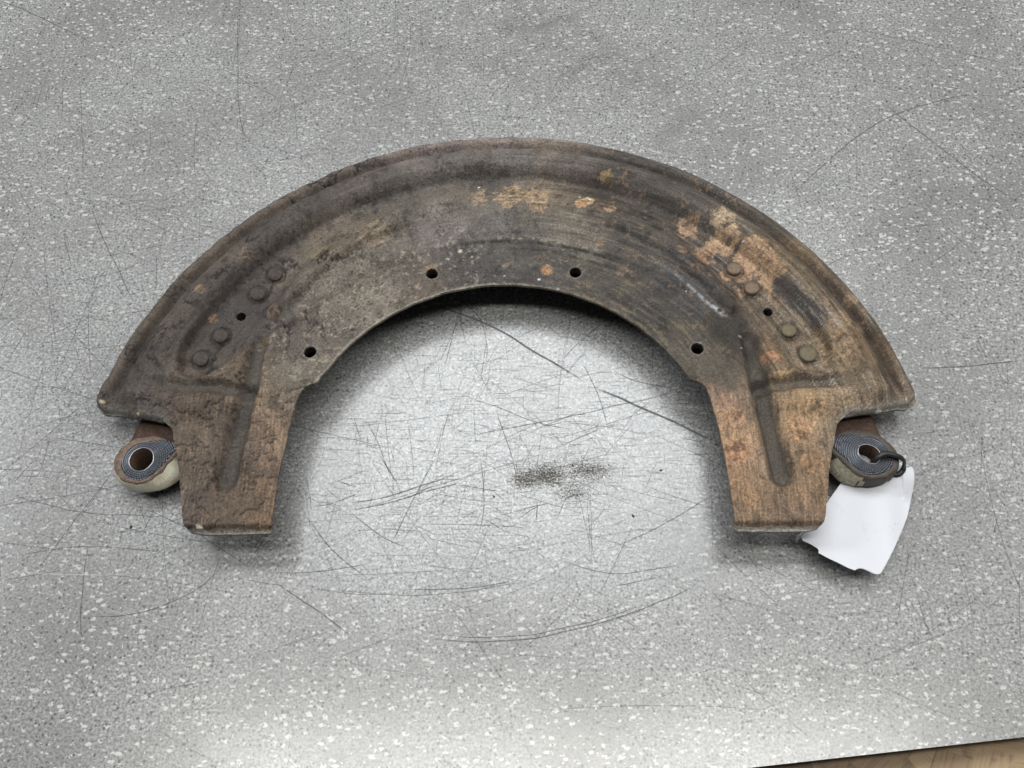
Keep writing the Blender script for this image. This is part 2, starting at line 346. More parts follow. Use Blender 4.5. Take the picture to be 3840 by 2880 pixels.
# black crumbs on the worktop
def crumb(x, y, r, seed):
    q = np.random.default_rng(seed); V = []; F = []; n = 7
    for j, (zz, rr) in enumerate(((0, .85), (.5, 1.0), (1.0, .55))):
        for i in range(n):
            a = 2*math.pi*i/n; rad = r*rr*q.uniform(.7, 1.2); V.append((rad*math.cos(a), rad*.7*math.sin(a), .02+zz*r*.6))
    for j in range(2):
        for i in range(n): F.append((j*n+i, j*n+(i+1) % n, (j+1)*n+(i+1) % n, (j+1)*n+i))
    F.append(tuple(range(2*n, 3*n))); F.append(tuple(range(n-1, -1, -1)))
    o = link('crumb', mesh_py('crumb', V, F, [M_CRUMB], True), None, (x*MM, y*MM, table_z(y*MM))); o.rotation_euler[2] = q.uniform(0, 6); return o
for i, (x, y, r, lab) in enumerate(((35.3, 13.7, .7, 'tiny black crumb above the brown smear, left of a second crumb'), (80.5, 10.6, .8, 'tiny black crumb between the brown smear and the right leg of the shield'), (65, -13.8, .9, 'tiny black crumb right of and below the brown smear'), (-5.2, -3, .7, 'tiny black crumb left of the brown smear'), (-189, -18, .9, 'tiny black crumb on the worktop below the left mounting eye'))):
    tag(crumb(x, y, r, 40+i), lab, 'crumb', 'black crumbs on the worktop')

# ------------------------------------------------------------------ strand board below the worktop's front edge
def build_board():
    root = empty('strand_board', (.16, -.15, table_z(-.15)-.0145)); root.rotation_euler = (math.atan(SL), 0, 0); tag(root, 'brown board of pressed wood strands under the worktop edge at bottom right', 'board')
    V = [(x, y, z) for z in (-12, -2.0) for x, y in ((-420, -220), (480, -220), (480, 350), (-420, 350))]
    link('board_core', mesh_py('board_core', V, [(3, 2, 1, 0), (4, 5, 6, 7), (0, 1, 5, 4), (1, 2, 6, 5), (2, 3, 7, 6), (3, 0, 4, 7)], [M_BOARD], False), root)
    protos = []
    for k in range(6):
        q = np.random.default_rng(90+k); L, W = q.uniform(34, 62), q.uniform(9, 19); t = .7; V = []
        n = 4
        for z in (-.5*t, .5*t):
            for i in range(n+1):
                x = -L/2+L*i/n; V.append((x, -W/2+q.uniform(-1.4, 1.4), z)); V.append((x+q.uniform(-2, 2), W/2+q.uniform(-1.4, 1.4), z))
        o = 2*(n+1); F = []
        for i in range(n):
            a = 2*i; F.append((o+a, o+a+2, o+a+3, o+a+1)); F.append((a+1, a+3, a+2, a)); F.append((a, a+2, o+a+2, o+a)); F.append((a+3, a+1, o+a+1, o+a+3))
        F.append((0, o, o+1, 1)); F.append((2*n, 2*n+1, o+2*n+1, o+2*n))
        protos.append(mesh_py('strand', V, F, [M_WOOD], False))
    k = 0
    for i in range(280):
        x, y = rng.uniform(-260, 190), rng.uniform(-75, 45)
        o = link('strand', protos[i % 6], root, (x*MM, y*MM, (-1.6+i*.006)*MM))
        o.rotation_euler = (rng.normal(0, .012), rng.normal(0, .012), rng.choice([.12, .9, -.8, 2.2, 1.3])+rng.normal(0, .22))
build_board()

# ------------------------------------------------------------------ brake dust shield
shield = empty('brake_dust_shield', (0, 0.10, 0)); tag(shield, 'rusty half-ring brake dust shield with two legs, lying on the worktop', 'dust shield')
ORG = np.array([0, 100.0, 0])
HALF = [(208.6, 41), (207.5, 38.0), (205, 35.6), (199, 33.8), (190, 30.8), (182.6, 28.6), (173, 26.6), (167.6, 24.9), (164.4, 21.8), (163.0, 17.5), (161.7, 13), (160.0, 8), (157.2, -2), (154.6, -14), (152.4, -24.5), (151.0, -28.6), (148.6, -30.6), (144, -31.4), (127, -31.6), (110.6, -31.3), (109.4, -30.2), (109.4, -24), (108.9, -10), (108.0, 4), (106.6, 18), (104.6, 30), (103.0, 38), (101.4, 42.6), (99.0, 45.0), (95.4, 46.4)]
def outline():
    arc = [(214.2*math.sin(math.radians(a)), 214.2*math.cos(math.radians(a))) for a in np.linspace(0, 78.6, 90)]
    inn = [(105.3*math.sin(math.radians(a)), 105.3*math.cos(math.radians(a))) for a in np.linspace(63.6, 0, 72)]
    tip = [(209.6, 40.8), (209.2, 38.6), (207.6, 36.6), (203, 34.4)]
    right = arc+tip+HALF[3:]+inn
    left = [(-x, y) for x, y in (arc+HALF+inn)[::-1]]
    return np.array(right+left[1:-1])
RIV = [(a, 164.7+2.5*(abs(a-57.8)/10.5)**2) for a in (47.3, 52.4, 63.0, 68.4)]
HOLES = [(s*118.8*math.sin(math.radians(a)), 118.8*math.cos(math.radians(a)), 3.25) for s in (-1, 1) for a in (18.85, 56.9)]+[(s*163.4*math.sin(math.radians(57.8)), 163.4*math.cos(math.radians(57.8)), 2.55) for s in (-1, 1)]
def seg_d(x, y, ax, ay, bx, by):
    px, py = bx-ax, by-ay; t = np.clip(((x-ax)*px+(y-ay)*py)/(px*px+py*py), 0, 1); return np.hypot(x-ax-t*px, y-ay-t*py), t
def poly_sdf(x, y, P):
    d = np.full(x.shape, 1e9); ins = np.zeros(x.shape, bool); n = len(P)
    for i in range(n):
        a = P[i]; b = P[(i+1) % n]; d = np.minimum(d, seg_d(x, y, a[0], a[1], b[0], b[1])[0])
        if a[1] != b[1]: ins ^= ((a[1] > y) != (b[1] > y)) & (x < (b[0]-a[0])*(y-a[1])/(b[1]-a[1])+a[0])
    return np.where(ins, -d, d)
PAD = np.array([(92, 142), (100, 126), (111.7, 109.2), (121.9, 90.7), (130.5, 75.8), (141.9, 57.6), (150, 50.8), (158, 49.6), (163.2, 54.2)]+[(177*math.sin(math.radians(q)), 177*math.cos(math.radians(q))) for q in (68, 63, 58, 53, 48, 43, 38, 35)])
PLAT = np.array([(56, 141), (70, 133), (84, 124), (97, 110.5), (107, 98.2), (117.5, 83.5), (123.0, 87.5), (119.5, 95), (110, 111.5), (97, 130.5), (90, 143), (80, 150), (62, 152)])
PROF = np.array([(100, 21.6), (105, 21.8), (118, 22.2), (129, 22.3), (132.2, 22.6), (136.5, 24.9), (146, 26.0), (157, 26.6), (163, 25.0), (169, 22.3), (174, 20.7), (176.8, 21.2), (180.2, 25.2), (183.6, 28.4), (187.5, 29.0), (193, 27.0), (198, 22.8), (202.4, 15.0), (204.3, 12.6), (205.6, 13.4), (207.8, 17.0), (210.4, 17.6), (212.3, 16.2), (213.6, 13.0), (214.3, 9.8), (216, 9)])
def prof(r):
    k = np.array([-.9, -.45, 0, .45, .9]); return sum(np.interp(r+d, PROF[:, 0], PROF[:, 1]) for d in k)/5
def coat(x, y):      # flakes of old coating still sticking to the left leg and wing
    n = fbm(x, y, 8, 181, 5, .62)
    return sst(-.01, .035, n-.10*sst(-145, -110, x))*sst(50, 40, y)*sst(-100, -104, x)
def cracks(x, y):
    ax = np.abs(x); legw = sst(46, 36, y)*sst(165, 158, ax)
    a = np.exp(-((fbm(x, y, 17, 131, 3, .42)+.10*vnoise(x*.9, y*.9, 132))/.05)**2)*sst(.10, .26, fbm(x, y, 12, 133, 3))
    b = np.exp(-((fbm(x+60, y, 26, 137, 3, .42)+.08*vnoise(x*.8, y*.8, 138))/.035)**2)*sst(.06, .24, fbm(x, y, 18, 139, 2))
    return np.maximum(a, b)*np.clip(sst(-30, -100, x)+.7*sst(176, 184, np.hypot(x, y))*sst(60, -20, x)+.25*sst(100, 60, y), 0, 1)*(1-.35*legw)
def height(x, y, detail=True):
    ax = np.abs(x); sgn = np.sign(x); r = np.hypot(x, y); a = np.degrees(np.arctan2(ax, y))
    rw = r+.5*fbm(x, y, 22, 21, 3)
    z = prof(rw)
    leg = sst(8, -6, poly_sdf(ax, y, np.array([(95, 30), (170, 30), (170, -60), (95, -60)])))*sst(46, 34, y)*1.0
    z = z*(1-leg)+(22.3-.02*(40-y))*leg
    # below the wing the pressing stays level near the leg root
    root = sst(60, 42, y)*sst(150, 138, ax)*(1-leg); z = z*(1-root)+np.maximum(np.minimum(z, 24.5), 23.2)*root
    mid = sst(24, 20, a)*sst(133, 137, r)*sst(160, 152, r); z = z-1.5*mid
    sp = poly_sdf(ax, y, PAD); wing = sst(58, 66, a)*sst(146, 154, r)*sst(190, 183, r)*(1-leg); tgt = 27.0
    z = z+np.maximum(tgt-z, 0)*wing*sst(-1.0, 4.2, sp)
    pl = sst(2.0, -2.4, poly_sdf(ax, y, PLAT)); z = z+pl*(3.8-3.0*sst(146, 166, r))
    pw = 2.6+3.8*sst(170, 158, r)*sst(70, 62, a); pad = sst(pw, -pw, sp); z = z+np.minimum(21.2-z, 0)*pad
    g1, t1 = seg_d(ax, y, 125.5, 74, 134.5, -5); z = z-5.2*sst(6.4, 1.0, g1-1.2*t1)*sst(0, .12, t1+.05)
    g2, t2 = seg_d(ax, y, 128, 42.6, 182, 44.4); z = z-3.8*sst(5.4, .8, g2)*sst(1.0, .55, t2)
    g4, t4 = seg_d(ax, y, 130, 49.6, 172, 51.5); z = z+.7*sst(5, 1, g4)*sst(1, .5, t4)
    g3, t3 = seg_d(x, y, -122, 88.5, -113, 83); z = z+2.6*sst(6, 2.5, g3)
    # dimple ridges beside the middle panel
    for xx, yy, x2, y2 in ((-51, 143, -46.5, 129), (50, 140, 50.5, 126)):
        g, t = seg_d(x, y, xx, yy, x2, y2); z = z-1.0*sst(3.2, .6, g)
    # turned-down flanges: wing bottom edges and leg ends
    yb = np.interp(ax, [165, 172, 184, 198, 205, 209], [23.5, 26.3, 28.5, 33.8, 35.6, 41]); fl = sst(167, 171, ax)*sst(214, 206, ax)
    ew = fl*sst(11, 2, y-yb)*sst(212.5, 206, r); z = z*(1-ew)+np.interp(ax, [165, 182, 199, 209], [25.5, 23.6, 16.6, 11.5])*ew
    z = z-1.0*fl*sst(3.0, .8, y-yb)-2.4*fl*sst(1.3, .2, y-yb)
    le = sst(100, 112, ax)*sst(160, 152, ax); z = z-4.5*le*sst(-27.6, -31.6, y)**.8
    if detail:
        left = sst(40, -60, x); legw = sst(46, 36, y)*sst(165, 158, ax)
        crust = np.clip(left*.9+.25+.5*sst(180, 200, r)*sst(60, 20, x), 0, 1)*(1-.55*legw)
        n = fbm(x, y, 7, 31, 5, .6); z = z+.90*crust*n
        # flaking scale: small ledges
        q = fbm(x, y, 9, 41, 4, .6)*3.4; fr = q-np.floor(q); led = np.floor(q)+sst(.42, .5, fr)
        gate = sst(-.02, .18, fbm(x, y, 16, 43, 3))
        z = z+.55*(led-q)*gate*np.clip(crust*(1-legw)+1.5*legw*left, 0, 1.5)
        z = z-.65*cracks(x, y)
        for s in (-1, 1):
            for ra, rr in RIV:
                d = np.hypot(x-s*rr*math.sin(math.radians(ra)), y-rr*math.cos(math.radians(ra))); z = z-(.9 if s < 0 else .5)*np.exp(-((d-5.0)/.8)**2)
        aa = np.degrees(np.arctan2(x, y)); z = z-.5*np.exp(-((r-132.6-1.1*fbm(aa, aa*0, 5, 191, 3))/.8)**2)*sst(-14, -4, aa)*sst(34, 22, aa)
        bmp = fbm(x, y, 2.2, 51, 3, .6); z = z+.22*bmp*(.45+crust)
        tg = fbm(r*1.0, a*2.2*.06, .9, 61, 3); z = z+.05*tg*(1-crust)*(1-legw)
        z = z+.10*legw*fbm(x*1.5, y*.12, 1.1, 63, 3)+.55*coat(x, y)
    return z
FIELD = [(-200,59,92,80,68),(-185,87,96,83,70),(-162,130,100,86,72),(-128,165,98,85,73),(-90,186,100,88,78),(-51,200,118,104,96),(-11,202,120,106,98),(30,200,125,112,98),(69,191,95,86,78),(107,174,85,77,70),(144,151,88,78,66),(176,112,98,82,62),(194,74,95,78,58),(203,42,110,95,78),(-188,56,80,72,66),(-170,98,88,78,68),(-149,125,92,80,70),(-113,152,84,76,72),(-76,175,90,82,78),(-37,189,98,90,85),(3,190,104,97,92),(42,186,100,92,86),(76,174,86,78,70),(106,159,88,80,72),(130,143,95,82,66),(153,121,105,88,64),(172,86,95,80,62),(186,63,120,96,66),(194,45,98,82,64),(-124,134,76,68,63),(-150,101,73,65,61),(-166,75,80,70,62),(-75,158,84,77,73),(-9,177,86,79,72),(55,169,74,66,58),(93,153,80,72,64),(-99,136,105,92,76),(-74,149,108,96,80),(-112,112,100,90,78),(-54,158,100,92,82),(-23,161,110,100,88),(24,160,115,100,80),(49,160,96,82,66),(-35,139,108,100,94),(-10,142,102,96,90),(16,148,94,88,81),(39,141,106,98,85),(48,131,109,101,87),(-94,83,100,90,80),(-71,100,118,108,94),(-91,100,108,98,86),(-59,112,110,100,90),(-104,55,112,102,90),(-47,111,98,86,74),(-112,66,90,82,74),(-125,78,76,68,64),(-134,86,78,71,67),(-146,69,78,70,65),(-22,119,86,80,76),(3,117,80,75,72),(28,114,78,72,68),(-10,128,88,82,78),(52,104,78,72,64),(76,87,74,68,60),(94,70,80,72,62),(65,116,82,76,66),(66,128,72,68,64),(90,113,74,71,70),(106,95,72,70,70),(79,134,88,80,70),(98,128,82,74,68),(112,116,84,74,66),(125,98,100,84,66),(143,80,98,84,66),(155,61,98,88,70),(150,97,112,94,70),(181,63,130,104,70),(170,72,128,102,68),(157,45,114,94,68),(185,47,105,88,66),(144,53,120,98,68),(133,61,118,94,66),(118,75,66,60,54),(107,61,90,82,68),(111,45,95,75,60),(114,32,130,102,76),(116,12,150,114,76),(116,-10,130,98,64),(119,-26,105,84,62),(146,32,150,118,72),(148,12,150,114,72),(145,-10,125,96,62),(138,-26,95,76,58),(157,14,88,80,68),(128,35,82,76,66),(133,2,84,78,68),(-150,29,92,78,64),(-123,37,112,94,74),(-114,16,108,90,72),(-149,4,90,78,66),(-135,-15,88,72,58),(-119,-15,100,82,64),(-150,-20,78,70,66),(-125,56,110,92,70),(-107,42,100,90,78),(-180,43,82,76,72),(-197,40,84,76,68),(-173,56,84,74,64),(-158,48,100,84,68),(-139,29,78,70,64),(-135,4,80,70,62)]
PATCH = [(102,140,6.4,150,118,82),(119,131,7.9,168,132,92),(133,121,8.4,162,126,86),(141,109,7.4,152,118,80),(119,144,6.0,165,140,105),(127,112,6.0,150,115,80),(109,122,5.5,145,110,74),(145,98,5.5,140,110,76),(158,83,4.5,140,112,76),(179,80,7.4,140,112,76),(141,45,5.5,165,132,82),(135,58,5.0,160,112,72),(169,64,6.4,138,112,78),(3,164,7.4,150,124,92),(18,160,7.4,146,120,88),(-13,162,5.5,134,114,90),(46,159,3.5,185,150,98),(42,155,3.0,170,125,80),(23,114,2.7,165,115,66),(2,118,2.2,112,98,82),(58,173,3.0,140,110,70),(59,153,3.2,150,118,84),(52,130,2.2,128,102,76),(63,113,2.5,110,92,72),(102,110,3.0,120,92,70),(95,122,3.0,122,96,72),(113,27,5.0,158,118,80),(114,7,6.0,160,112,70),(147,19,6.4,165,122,76),(151,32,5.5,166,130,82),(-160,101,3.0,118,96,72),(-138,123,3.0,116,96,76),(-153,86,2.5,130,98,66),(-120,86,3.5,120,98,78),(-71,136,6.4,122,106,84),(-98,124,5.5,118,102,80),(-39,114,3.5,128,104,76),(110,35,3.5,140,104,80),(149,2,5.5,148,112,70),(118,-17,4.0,140,105,64),(119,110,3.0,168,128,92),(126,99,3.0,158,118,84),(168,89,2.5,140,112,80),(184,97,3.5,130,104,74),(-123,71,2.5,120,98,66)]
CHIPS = [(47.4,160.5,1.0,205,205,205),(42.3,162.5,0.7,205,200,175),(40.3,157.7,1.0,200,170,110),(-23.5,127.2,1.2,175,168,150),(-17.1,123.1,1.0,165,140,118),(-30.2,121.8,1.0,150,140,125),(19.1,108.3,1.2,205,205,210),(0.5,110.9,0.7,190,190,190),(128.6,128.3,0.7,205,210,212),(65.4,119.1,0.5,210,210,210),(96.1,98.1,0.5,205,205,205),(153.4,127.1,0.5,200,200,200),(-14.1,171.1,1.0,190,185,175),(-12.5,149.5,0.7,170,150,120),(-200.1,33.7,1.2,170,160,130),(-205.1,40.3,1.5,180,165,135),(-182.2,29.6,1.2,185,165,120),(186.9,29.6,1.5,200,195,185),(192.9,31.0,1.0,190,150,95),(203.5,39.2,1.2,175,165,150),(202.7,47.1,0.5,225,225,220),(-144.1,-28.6,1.5,200,190,160),(100.9,68.3,0.7,180,182,186),(121.6,70.9,1.2,150,155,165),(121.4,64.0,0.7,190,195,200),(28.9,102.3,1.0,150,145,130)]
def albedo(x, y):
    ax = np.abs(x); r = np.hypot(x, y); a = np.degrees(np.arctan2(x, y))
    wx = x+3.2*fbm(x, y, 9, 71, 4); wy = y+3.2*fbm(x, y, 9, 72, 4)
    F = np.array(FIELD, float); L = lin(F[:, 2:5]); num = np.zeros((len(x), 3)); den = np.full(len(x), 1e-9)
    for (cx, cy), c in zip(F[:, :2], L):
        wgt = np.exp(-((wx-cx)**2+(wy-cy)**2)/(2*8.5**2))+1e-5/(1+((wx-cx)**2+(wy-cy)**2)/400); num += wgt[:, None]*c; den += wgt
    col = num/den[:, None]*1.06
    col = col*(1+.22*sst(46, 36, y)*sst(0, 60, x))[:, None]
    legw = sst(46, 36, y)*sst(165, 158, ax); right = sst(-20, 60, x)
    # brushed grain: along the ring, along the legs
    st = fbm(r, a*.10, 1.0, 81, 3, .7); st2 = fbm(r*.8, a*.22+40, 1.0, 82, 3, .7); lg = fbm(x*1.7, y*.11, 1.0, 83, 3, .78)
    amp = (.12+.36*right)*(1-legw); col = col*(1+amp*1.5*(.6*st+.6*st2))[:, None]
    col = col*(1+legw*.55*lg)[:, None]
    pale = legw*sst(.14, .50, lg)*.38; col = col*(1-pale[:, None])+pale[:, None]*lin((158, 124, 84))*(.55+.45*sst(-60, 60, x))[:, None]
    # blotchy dust
    m = fbm(x, y, 13, 91, 5, .65); col = col*(1+.40*m)[:, None]
    # rust patches with torn edges
    tn = fbm(x, y, 7.5, 101, 5, .68); tn2 = fbm(x, y, 1.8, 103, 3, .6)
    rustk = np.zeros(len(x))
    for cx, cy, rad, R, G, B in PATCH:
        d = np.hypot(x-cx, y-cy)/rad; msk = sst(.24, .47, np.exp(-d*d*.75)+.62*tn+.16*tn2-.08)*sst(2.1, 1.2, d)
        k = (msk*.88)[:, None]; cc = lin((R, G, B))[None, :]*(1+.55*tn2+.60*st+.3*m)[:, None]*(1-.5*sst(.22, .38, fbm(x, y, 4.5, 105, 4, .65)))[:, None]; col = col*(1-k)+cc*k; rustk = np.maximum(rustk, msk)
    # scattered rust freckles (more to the right) and pale dust flecks (left flange)
    f1 = fbm(x, y, 3.4, 111, 4, .65); k = (sst(.40, .52, f1+.10*sst(60, 150, x))*.45*np.clip(right, 0, 1)*(1-.4*legw))[:, None]; col = col*(1-k)+k*lin((150, 112, 74))
    f2 = fbm(x, y, 2.4, 113, 4, .65); z2 = sst(150, 135, r)*sst(15, -25, x)*(1-legw); k = (sst(.22, .50, f2)*.55*z2)[:, None]; col = col*(1-k)+k*lin((158, 148, 128))
    z3 = sst(150, 130, r)*sst(-10, 25, x)*sst(60, 40, x); k = (sst(.30, .5, f2)*.4*z3)[:, None]; col = col*(1-k)+k*lin((140, 134, 104))
    z4 = sst(136, 128, r)*sst(0, 40, x)*sst(52, 60, y); f4 = fbm(r*1.2, a*.5, 1.8, 115, 4, .7); k = (sst(.12, .42, f4+.4*st)*.55*z4)[:, None]; col = col*(1-k)+k*lin((124, 108, 78))
    z5 = sst(130, 140, r)*sst(176, 168, r)*sst(10, 50, x); k = (sst(.20, .50, f4+.4*st)*.45*z5)[:, None]; col = col*(1-k)+k*lin((122, 98, 68))
    # dark scabs and cracks along flake edges
    q = fbm(x, y, 9, 41, 4, .6)*3.4; fr = q-np.floor(q); gate = sst(.0, .2, fbm(x, y, 16, 43, 3))*np.clip(sst(40, -60, x)+.35+.6*legw*sst(0, -50, x), 0, 1)
    ck = np.exp(-((fr-.43)/.06)**2)*gate; col = col*(1-.72*ck)[:, None]
    sc = sst(.30, .42, fbm(x, y, 6, 121, 4, .6)); col = col*(1-.30*sc*(1-rustk)*sst(204, 198, r))[:, None]
    crk = cracks(x, y); col = col*(1-.80*crk)[:, None]
    dn = .5+.5*fbm(x, y, 5, 171, 4)
    col = col*(1+np.array([.34, .26, .16])[None, :]*(legw*sst(-60, -100, x))[:, None]); k = (.58*coat(x, y))[:, None]; col = col*(1-k)+k*lin((94, 79, 65))*(.8+.4*dn)[:, None]
    ce = coat(x-.5, y+.6)-coat(x, y); col = col*(1-.6*np.clip(ce, 0, 1))[:, None]  # small drop shadow painted below and right of each coating flake
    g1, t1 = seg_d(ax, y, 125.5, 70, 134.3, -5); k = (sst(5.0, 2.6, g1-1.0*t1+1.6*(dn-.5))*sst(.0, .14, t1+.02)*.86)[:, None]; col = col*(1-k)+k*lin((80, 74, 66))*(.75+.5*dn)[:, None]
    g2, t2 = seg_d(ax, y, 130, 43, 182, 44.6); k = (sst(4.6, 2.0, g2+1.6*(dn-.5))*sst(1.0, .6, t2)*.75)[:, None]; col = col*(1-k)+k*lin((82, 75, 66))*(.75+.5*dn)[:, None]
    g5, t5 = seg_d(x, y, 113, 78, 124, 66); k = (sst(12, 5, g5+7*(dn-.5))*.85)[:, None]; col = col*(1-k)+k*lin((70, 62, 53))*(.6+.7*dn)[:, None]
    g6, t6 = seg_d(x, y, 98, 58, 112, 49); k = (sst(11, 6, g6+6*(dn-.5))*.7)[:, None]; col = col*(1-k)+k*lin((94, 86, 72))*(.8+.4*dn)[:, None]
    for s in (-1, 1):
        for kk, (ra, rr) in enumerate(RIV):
            d = np.hypot(x-s*rr*math.sin(math.radians(ra)), y-rr*math.cos(math.radians(ra))); k = (.62*np.exp(-((d-5.0-.4*dn)/.9)**2)*(.6+.6*dn))[:, None]; col = col*(1-np.clip(k, 0, .8))+np.clip(k, 0, .8)*lin((44, 38, 34))  # shading ring around each rivet head, painted into the colour
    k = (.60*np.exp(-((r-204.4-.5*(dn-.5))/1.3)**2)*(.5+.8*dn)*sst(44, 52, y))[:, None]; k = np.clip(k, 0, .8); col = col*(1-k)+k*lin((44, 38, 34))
    k = (.40*np.exp(-((r-178.6+2*(dn-.5))/2.2)**2)*(.4+.9*dn)*sst(60, 70, y))[:, None]; k = np.clip(k, 0, .6); col = col*(1-k)+k*lin((52, 45, 40))  # shade of the inward-facing channel wall, darkened in the colour
    # dark slate strip along the right channel wall and a worn bright crease beside it; black greasy cracks along the middle fold
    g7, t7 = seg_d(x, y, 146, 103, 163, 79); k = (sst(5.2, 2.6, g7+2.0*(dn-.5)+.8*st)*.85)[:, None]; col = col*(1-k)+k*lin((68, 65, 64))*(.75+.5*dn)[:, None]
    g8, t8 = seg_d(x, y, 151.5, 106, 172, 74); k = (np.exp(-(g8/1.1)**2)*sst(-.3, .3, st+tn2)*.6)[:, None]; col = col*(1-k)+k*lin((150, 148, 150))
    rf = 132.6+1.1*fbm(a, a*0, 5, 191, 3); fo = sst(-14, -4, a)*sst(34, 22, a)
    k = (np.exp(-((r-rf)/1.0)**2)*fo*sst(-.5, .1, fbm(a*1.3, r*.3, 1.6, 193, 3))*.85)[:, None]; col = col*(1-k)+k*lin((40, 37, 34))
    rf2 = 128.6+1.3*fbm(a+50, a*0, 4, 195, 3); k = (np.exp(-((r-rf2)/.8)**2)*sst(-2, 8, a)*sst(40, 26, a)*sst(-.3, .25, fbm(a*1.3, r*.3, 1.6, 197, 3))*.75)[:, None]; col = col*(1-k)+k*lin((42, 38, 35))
    k = (np.exp(-((r-rf-2.0)/.9)**2)*sst(-8, 0, a)*sst(26, 18, a)*sst(.02, .28, fbm(a*1.1, r*.4, 1.4, 199, 3))*.8)[:, None]; col = col*(1-k)+k*lin((142, 136, 112))
    # scored lines on the bright pad and wing to the right
    sl = np.exp(-(fbm(r*.9, a*.03, .8, 141, 2)/.05)**2)*sst(.0, .3, fbm(x, y, 30, 143, 2))*sst(90, 130, x)*sst(150, 165, r); k = (.45*sl)[:, None]; col = col*(1-k)+k*lin((185, 172, 150))
    # worn bright crease on the right platform
    pts = [(77.8, 120.6), (94, 105.5), (105.1, 92.4), (114.4, 82.9)]; d = np.full(len(x), 99.); tt = np.zeros(len(x))
    for i in range(3):
        dd, t = seg_d(x, y, *pts[i], *pts[i+1]); tt = np.where(dd < d, (i+t)/3, tt); d = np.minimum(d, dd)
    k = (np.exp(-(d/(.35+.9*tt))**2)*(.15+.75*tt)*sst(-.35, .25, fbm(x, y, 2.2, 151, 3)))[:, None]; col = col*(1-k)+k*lin((172, 174, 178))
    # pale rubbed edges: inner lip, leg ends, wing flanges
    e = fbm(x, y, 5, 161, 3)
    k = (.75*sst(106.9, 105.6, r+.7*e)*sst(40, 46, y)*sst(70, -30, x))[:, None]; col = col*(1-k)+k*lin((142, 134, 118))
    le = sst(100, 112, ax)*sst(160, 152, ax); k = (.85*le*sst(-29.0, -30.2, y+.9*e)*(.55+.45*sst(-50, 50, x)))[:, None]; col = col*(1-k)+k*lin((152, 148, 138))*(1+.3*e)[:, None]
    yb = np.interp(ax, [165, 172, 184, 198, 205, 209], [23.5, 26.3, 28.5, 33.8, 35.6, 41]); fl = sst(165, 169, ax)*sst(210, 205, ax)
    k = (.7*fl*sst(3.6, 2.2, y-yb+.7*e))[:, None]; col = col*(1-k)+k*lin((128, 126, 118))*(.66+.34*sst(-50, 50, x))[:, None]
    for cx, cy, rad, R, G, B in CHIPS:
        d = np.hypot((x-cx), (y-cy)*1.4)/rad/.85; k = (sst(.42, .60, np.exp(-d*d*.7)+.55*tn2))[:, None]*sst(2.2, 1.4, d)[:, None]; col = col*(1-k)+k*lin((R, G, B))
    for hx, hy, hr in HOLES:
        d = np.hypot(x-hx, y-hy); k = (.45*(hr > 3)*sst(hr+1.2, hr+.5, d))[:, None]; col = col*(1-k)+k*lin((120, 110, 98))
    bare = np.clip(sst(40, 120, x)*.6*sst(-.1, .3, m)+legw*.35, 0, 1)*(1-.6*rustk)
    col = col*np.clip((col @ np.array([.3, .55, .15]))/.095, .3, 1.9)[:, None]**.30
    lum = (col @ np.array([.3, .55, .15]))[:, None]; col = lum+(col-lum)*(.78-.04*right)[:, None]
    return np.clip(col*.92, .012, .8), bare
